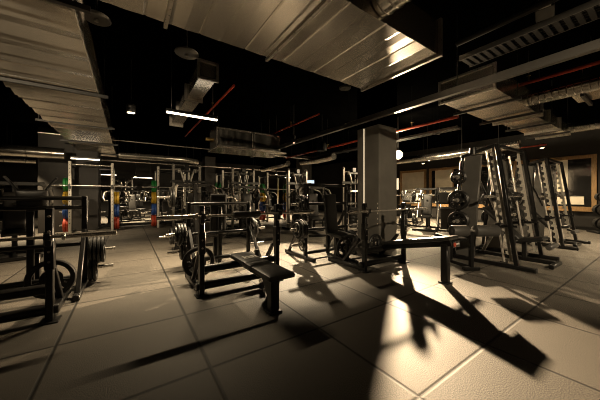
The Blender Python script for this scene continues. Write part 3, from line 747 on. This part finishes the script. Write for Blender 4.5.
# fan coil unit
r = thing('fan_coil_unit', 'large ceiling fan unit with two grille panels hanging at centre', 'air conditioner', (3.08, 7.6, 2.62))
MB().box((0, 0, .31), (2.06, .66, .58)).build('casing', M['strut'], r, bevel=.008)
for k, (x, wd) in enumerate(((-.47, 1.06), (.56, .90))):
    g = MB(); n = int(wd / .035)
    for i in range(n): g.box((x - wd / 2 + wd * (i + .5) / n, -.345, .31), (.012, .03, .44))
    g.build('grille', M['panel'], r)
    f = MB(); 
    for zz in (.07, .55): f.box((x, -.352, zz), (wd + .02, .035, .03))
    for xx in (-1, 1): f.box((x + xx * wd / 2, -.352, .31), (.03, .035, .50))
    f.build('grille_frame', M['galv'], r)
MB().box((.0, -.14, -.02), (2.16, 1.05, .05)).build('drip_tray', M['galv'], r, bevel=.006)
MB().rcyl((-1.25, -.1, .25), (-1.03, -.1, .25), .05, .008).build('pipe_stub', M['brass'], r)
for x in (-.95, .95):
    for y in (-.25, .25): MB().cyl((x, y, .6), (x, y, CZ - 2.62), .007, n=6).build('hanger_rod', M['dark'], r)

# lights
def tube_light(label, loc, L, rz=0, W=0., spread=130):
    r = thing('strip_light', label, 'strip light', loc, rz, 'hanging strip lights')
    MB().box((0, 0, .035), (L, .06, .05)).build('housing', M['dark'], r, bevel=.005)
    MB().rcyl((-L / 2 + .01, 0, 0), (L / 2 - .01, 0, 0), .022, .004, 12).build('diffuser', M['tubeglow'], r)
    for s in (-1, 1): MB().cyl((s * L * .4, 0, .06), (s * L * .4, 0, CZ - loc[2]), .004, n=6).build('wire', M['cable'], r)
    if W:
        d = bpy.data.lights.new('strip_lamp', 'AREA'); d.shape = 'RECTANGLE'; d.size = L - .04; d.size_y = .04; d.energy = W; d.color = (1, .78, .49); d.spread = math.radians(spread)
        o = bpy.data.objects.new('strip_lamp', d); COL.objects.link(o); o.parent = r; o.location = (0, 0, -.03)
    return r
tube_light('bright strip light hanging below the narrow duct at upper centre left', (.98, 4.92, 2.70), .88, 0, 78, 114)
tube_light('strip light before the wide dark column at left', (-1.1, 10.4, 2.41), .72, 0, 30)
tube_light('strip light far back just right of the wide dark column', (-.95, 17.5, 2.42), .85, 0, 150)
tube_light('strip light far back, second one right of the wide dark column', (.73, 17.5, 2.32), .95, 0, 150)
tube_light('strip light deep in the hall over the rear racks', (7.2, 14.0, 2.38), .9, 0, 150)
tube_light('strip light deep in the hall left of the pillar', (8.4, 14.2, 2.45), .9, 0, 150)
tube_light('strip light above the wood framed windows right of the pillar', (11.6, 6.6, 2.93), .6, 0, 70)
tube_light('added unseen fill strip light beyond the right edge of the view', (9.6, -1.6, 2.9), 1.2, 0, 600)  # added fill out of view, brightens smith fronts and the right floor
r = thing('screen', 'small bluish lit screen hanging deep in the hall', 'screen', (8.9, 12.2, 1.95), -.3)
MB().box((0, 0, .14), (.62, .04, .28)).build('casing', M['black'], r, bevel=.005); MB().box((0, -.0215, .14), (.58, .004, .17)).build('display', M['coolglow'], r)
MB().cyl((0, 0, .28), (0, 0, CZ - 1.95), .012, n=8).build('hanger_rod', M['black'], r)

def can_light(label, loc, W=0., rr=.075, aim=None, spot=100, drop=.16):
    r = thing('can_spotlight', label, 'spotlight', loc, 0, 'small hanging can spotlights')
    MB().lathe((0, 0, 0), (0, 0, 1), [(rr - .006, .012), (rr, 0), (rr, drop), (rr - .02, drop + .015)], 20).build('can', M['dark'], r)
    MB().cyl((0, 0, .004), (0, 0, .013), rr - .014, n=20).build('lens', M['bulbglow'], r)
    MB().cyl((0, 0, drop), (0, 0, CZ - loc[2]), .008, n=8).build('stem', M['black'], r)
    if W:
        d = bpy.data.lights.new('can_lamp', 'SPOT'); d.energy = W; d.color = (1, .76, .46); d.spot_size = math.radians(spot); d.spot_blend = .7; d.shadow_soft_size = .03
        o = bpy.data.objects.new('can_lamp', d); COL.objects.link(o); o.parent = r; o.location = (0, 0, -.02)
    return r
can_light('can spotlight above the rear middle at upper left', (.05, 5.94, 2.86), 430, spot=96)
can_light('can spotlight far left before the dark column', (-3.0, 11.6, 2.5), 800)
can_light('can spotlight deep in the hall beyond the fan unit', (5.6, 12.8, 2.5), 800)
can_light('can spotlight deep in the hall, right of the one beyond the fan unit', (6.9, 12.6, 2.45), 800)
can_light('can spotlight far back between the two far strip lights', (.3, 15.0, 2.2), 800)
can_light('can spotlight right of the bright spotlight', (10.9, 6.35, 2.68), 2600, spot=150)
can_light('added fill can spotlight over the far smith machine by the window', (12.2, 2.7, 2.95), 450, spot=150)  # added where no lamp hangs, lights the wooden window frame

def track_spot(label, loc, aim, W, deg):
    r = thing('can_spotlight', label, 'spotlight', loc, 0, 'small hanging can spotlights'); L = V(loc); q = (V(aim) - L).normalized()
    MB().lathe((0, 0, 0), -q, [(.068, -.01), (.075, 0), (.075, .16), (.05, .18)], 20).build('can', M['dark'], r)
    MB().cyl(q * -.004, q * .006, .06, n=20).build('lens', M['bulbglow'], r)
    MB().bar(-q * .1, -q * .1 + V((0, 0, CZ - L.z)), .025).build('stem', M['black'], r)
    d = bpy.data.lights.new('can_lamp', 'SPOT'); d.energy = W; d.color = (1, .78, .5); d.spot_size = math.radians(deg); d.spot_blend = .6; d.shadow_soft_size = .05
    o = bpy.data.objects.new('can_lamp', d); COL.objects.link(o); o.parent = r; o.location = q * .03; o.rotation_euler = q.to_track_quat('-Z', 'Y').to_euler()
track_spot('added unseen fill spotlight behind the viewer aimed at the smith machines', (1.5, -2.2, 3.1), (6.2, 2.9, .8), 950, 50)  # added fill out of view, lights smith machines and pillar
track_spot('can spotlight right of the ceiling fan unit', (3.96, 6.23, 2.86), (2.9, 4.6, 0), 5200, 52)
track_spot('added unseen fill spotlight left behind the viewer aimed along the ribbed duct', (-2.7, .3, 2.42), (-1.0, 5.5, 2.95), 1300, 42)  # added lamp out of view, brings out the ribs of the left duct
# pendant shade, dark, left of the pillar
r = thing('pendant_lamp', 'unlit black pendant shade left of the concrete pillar', 'lamp', (5.25, 6.5, 2.72))
MB().lathe((0, 0, 0), (0, 0, 1), [(.155, .01), (.16, 0), (.15, .20), (.09, .30), (.02, .33)], 24).build('shade', M['black'], r)
MB().cyl((0, 0, .32), (0, 0, CZ - 2.72), .006, n=8).build('cord', M['cable'], r)

# the bright spotlight
LP = V((7.45, 5.22, 2.62)); AIM = V((-3.18, -.96, 0))
dr = (AIM - LP).normalized()
r = thing('floodlight', 'very bright spotlight beside the concrete pillar', 'spotlight', LP)
MB().lathe((0, 0, 0), -dr, [(.155, -.01), (.16, 0), (.15, .14), (.05, .20)], 24).build('housing', M['black'], r)
MB().cyl(dr * -.004, dr * .008, .145, n=24).build('lens', M['lampglow'], r)
MB().bar(-dr * .1 + V((0, 0, .1)), -dr * .1 + V((0, 0, CZ - LP.z)), .03).build('stem', M['black'], r)
d = bpy.data.lights.new('flood_lamp', 'SPOT'); d.energy = 11500; d.color = (1, .73, .44); d.spot_size = math.radians(46); d.spot_blend = 1; d.shadow_soft_size = .06
o = bpy.data.objects.new('flood_lamp', d); COL.objects.link(o); o.parent = r; o.location = dr * .05; o.rotation_euler = dr.to_track_quat('-Z', 'Y').to_euler(); o.scale = (2.9, 1, 1)
d = bpy.data.lights.new('flood_spill', 'POINT'); d.energy = 420; d.color = (1, .78, .48); d.shadow_soft_size = .08
o = bpy.data.objects.new('flood_spill', d); COL.objects.link(o); o.parent = r; o.location = dr * .25

# glowing shape on the wall, stands in for a reflection of that lamp
r = thing('lamp_reflection', 'small glowing upright stand-in for a reflection of the bright spotlight', 'lamp', (XR - .02, 9.76, 1.85))
MB().box((-.01, 0, .1), (.05, .12, .9)).build('back_plate', M['dark'], r, bevel=.006); MB().rcyl((-.07, 0, -.2), (-.07, 0, .5), .06, .02).build('diffuser', M['ledglow'], r)

# round ceiling speakers
def speaker(label, loc, rr):
    r = thing('ceiling_speaker', label, 'ceiling speaker', loc, 0, 'round hanging ceiling discs')
    MB().lathe((0, 0, 0), (0, 0, 1), [(rr * .3, -.004), (rr * .9, 0), (rr, .012), (rr * .96, .03), (.03, .06)], 28).build('dish', M['panel'], r)
    MB().lathe((0, 0, -.03), (0, 0, 1), [(.01, 0), (.022, .006), (.022, .03)], 14).build('sensor', M['light'], r)
    MB().cyl((0, 0, .05), (0, 0, CZ - loc[2]), .012, n=8).build('stem', M['black'], r)
speaker('large round ceiling disc beside the ribbed duct at upper left', (-.3, 3.74, 3.28), .14)
speaker('round ceiling disc left of centre above the strip light', (.70, 3.94, 3.28), .16)
speaker('small round ceiling disc under the end of the big duct', (3.41, 3.53, 3.28), .11)

# cable trays, strut channel, pipes
def tray(label, x, y0, y1, z, wd):
    r = thing('cable_tray', label, 'cable tray', (x, (y0 + y1) / 2, z)); L = y1 - y0
    for s in (-1, 1): MB().box((s * wd / 2, 0, .03), (.012, L, .06)).build('side_rail', M['strut'], r)
    b = MB(); n = int(L / .075)
    for i in range(n): b.box((0, -L / 2 + (i + .5) * L / n, .008), (wd, .042, .012))
    b.build('rungs', M['black'], r)
    c = MB()
    for k in range(4): c.tube([(-wd * .3 + k * wd * .2, -L / 2, .03), (-wd * .28 + k * wd * .19, 0, .028), (-wd * .3 + k * wd * .2, L / 2, .03)], .014, 6)
    c.build('cables', M['cable'], r)
    h = MB()
    for i in range(int(L / 1.8)):
        for s in (-1, 1): h.cyl((s * (wd / 2 + .02), -L / 2 + .6 + 1.8 * i, -.02), (s * (wd / 2 + .02), -L / 2 + .6 + 1.8 * i, CZ - z), .005, n=6)
        h.box((0, -L / 2 + .6 + 1.8 * i, -.02), (wd + .06, .03, .02))
    h.build('hangers', M['dark'], r)
    return r
tray('perforated cable tray crossing the upper right corner', 3.62, -3.3, 1.55, 2.96, .28)
tray('cable tray with cables right of the pillar near the ceiling', 7.2, 3.2, 9.5, 3.02, .24)
r = thing('strut_channel', 'long pale bottomed steel channel crossing from upper right to the pillar', 'ceiling channel', (3.98, 3.0, 2.75))
MB().box((0, 0, .05), (.06, 12.6, .09)).build('channel', M['strut'], r, bevel=.006)
MB().box((0, 0, .0), (.08, 12.6, .012)).build('bottom_lip', M['strut'], r)
h = MB()
for i in range(6): h.cyl((0, -5.6 + 2.2 * i, .1), (0, -5.6 + 2.2 * i, CZ - 2.75), .006, n=6)
h.build('hanger_rod', M['dark'], r)
def pipe(label, pts, rr, m, drops=(), rods=()):
    r = thing('sprinkler_pipe' if 'conduit' not in label else 'cable_conduit', label, 'pipe', pts[0]); q = [V(p) - V(pts[0]) for p in pts]
    MB().tube(q, rr, 10).build('pipe', m, r)
    for t in rods:
        c = q[0] + (q[-1] - q[0]) * t; MB().cyl(c + V((0, 0, rr)), c + V((0, 0, CZ - pts[0][2])), .005, n=6).build('hanger_rod', M['dark'], r)
    for t in drops:
        c = q[0] + (q[-1] - q[0]) * t
        MB().lathe(c + V((0, 0, .01)), (0, 0, 1), [(.012, 0), (.012, .10), (.03, .105), (.03, .11)], 10).build('sprinkler_head', M['brass'], r)
        MB().cyl(c + V((0, 0, rr)), c + V((0, 0, CZ - pts[0][2])), .005, n=6).build('hanger_rod', M['dark'], r)
    return r
pipe('red sprinkler pipe right of the bright spotlight, crossing to upper right', [(5.68, 2.55, 2.9), (5.68, 9.5, 2.9)], .03, M['redpaint'], (.15, .6))
pipe('short red sprinkler pipe over the stepped dark duct', [(6.05, .35, 3.32), (6.05, 2.3, 3.32)], .03, M['redpaint'], (.1, .6))
pipe('thin red pipe left of the ceiling fan unit', [(1.63, 4.6, 3.3), (1.63, 9.5, 3.3)], .022, M['redpaint'], (.3,))
pipe('thin red pipe between the fan unit and the pillar', [(3.96, 5.0, 3.3), (3.96, 9.5, 3.3)], .022, M['redpaint'], (.3,))
pipe('thin red pipe over the window wall side', [(11.8, 2.5, 3.0), (11.8, 9.5, 3.0)], .025, M['redpaint'], (.4,))
r = thing('vent_box', 'small grey vent box hanging near the top right corner', 'vent', (3.9, .84, 3.3), .2)
MB().box((0, 0, .06), (.26, .16, .12)).build('casing', M['panel'], r, bevel=.006); MB().cyl((0, 0, .12), (0, 0, CZ - 3.3), .006, n=6).build('hanger_rod', M['dark'], r)
MB().box((-.16, 0, .03), (.05, .1, .06)).build('bracket', M['steel'], r)
pipe('black cable conduit along the upper right over the tray', [(3.3, -3.2, 3.1), (3.3, 1.5, 3.1)], .04, M['black'], (), (.2, .8))
pipe('pale conduit running deep across the hall under the beam', [(-2, 9.55, 2.95), (8, 9.55, 2.95)], .02, M['galv2'], (), (.2, .5, .8))
pipe('pale conduit running across the far hall over the racks', [(-2, 13.4, 2.75), (8, 13.4, 2.75)], .03, M['galv2'], (), (.2, .5, .8))

# ------------------------------------------------------------------ world and view
w = bpy.data.worlds.new('world'); S.world = w; w.use_nodes = True
w.node_tree.nodes['Background'].inputs[0].default_value = (1, .8, .55, 1); w.node_tree.nodes['Background'].inputs[1].default_value = .0
S.view_settings.view_transform = 'Standard'; S.view_settings.look = 'None'; S.view_settings.gamma = 1; S.view_settings.use_curve_mapping = False
S.view_settings.exposure = 0
S.cycles.use_denoising = True
S.cycles.filter_width = 1.0
S.cycles.caustics_reflective = False
S.cycles.caustics_refractive = False
S.cycles.blur_glossy = .5
S.cycles.use_adaptive_sampling = False
S.cycles.max_bounces = 5
S.cycles.diffuse_bounces = 3
S.cycles.sample_clamp_indirect = 4
# unused prototypes must not stay at the origin
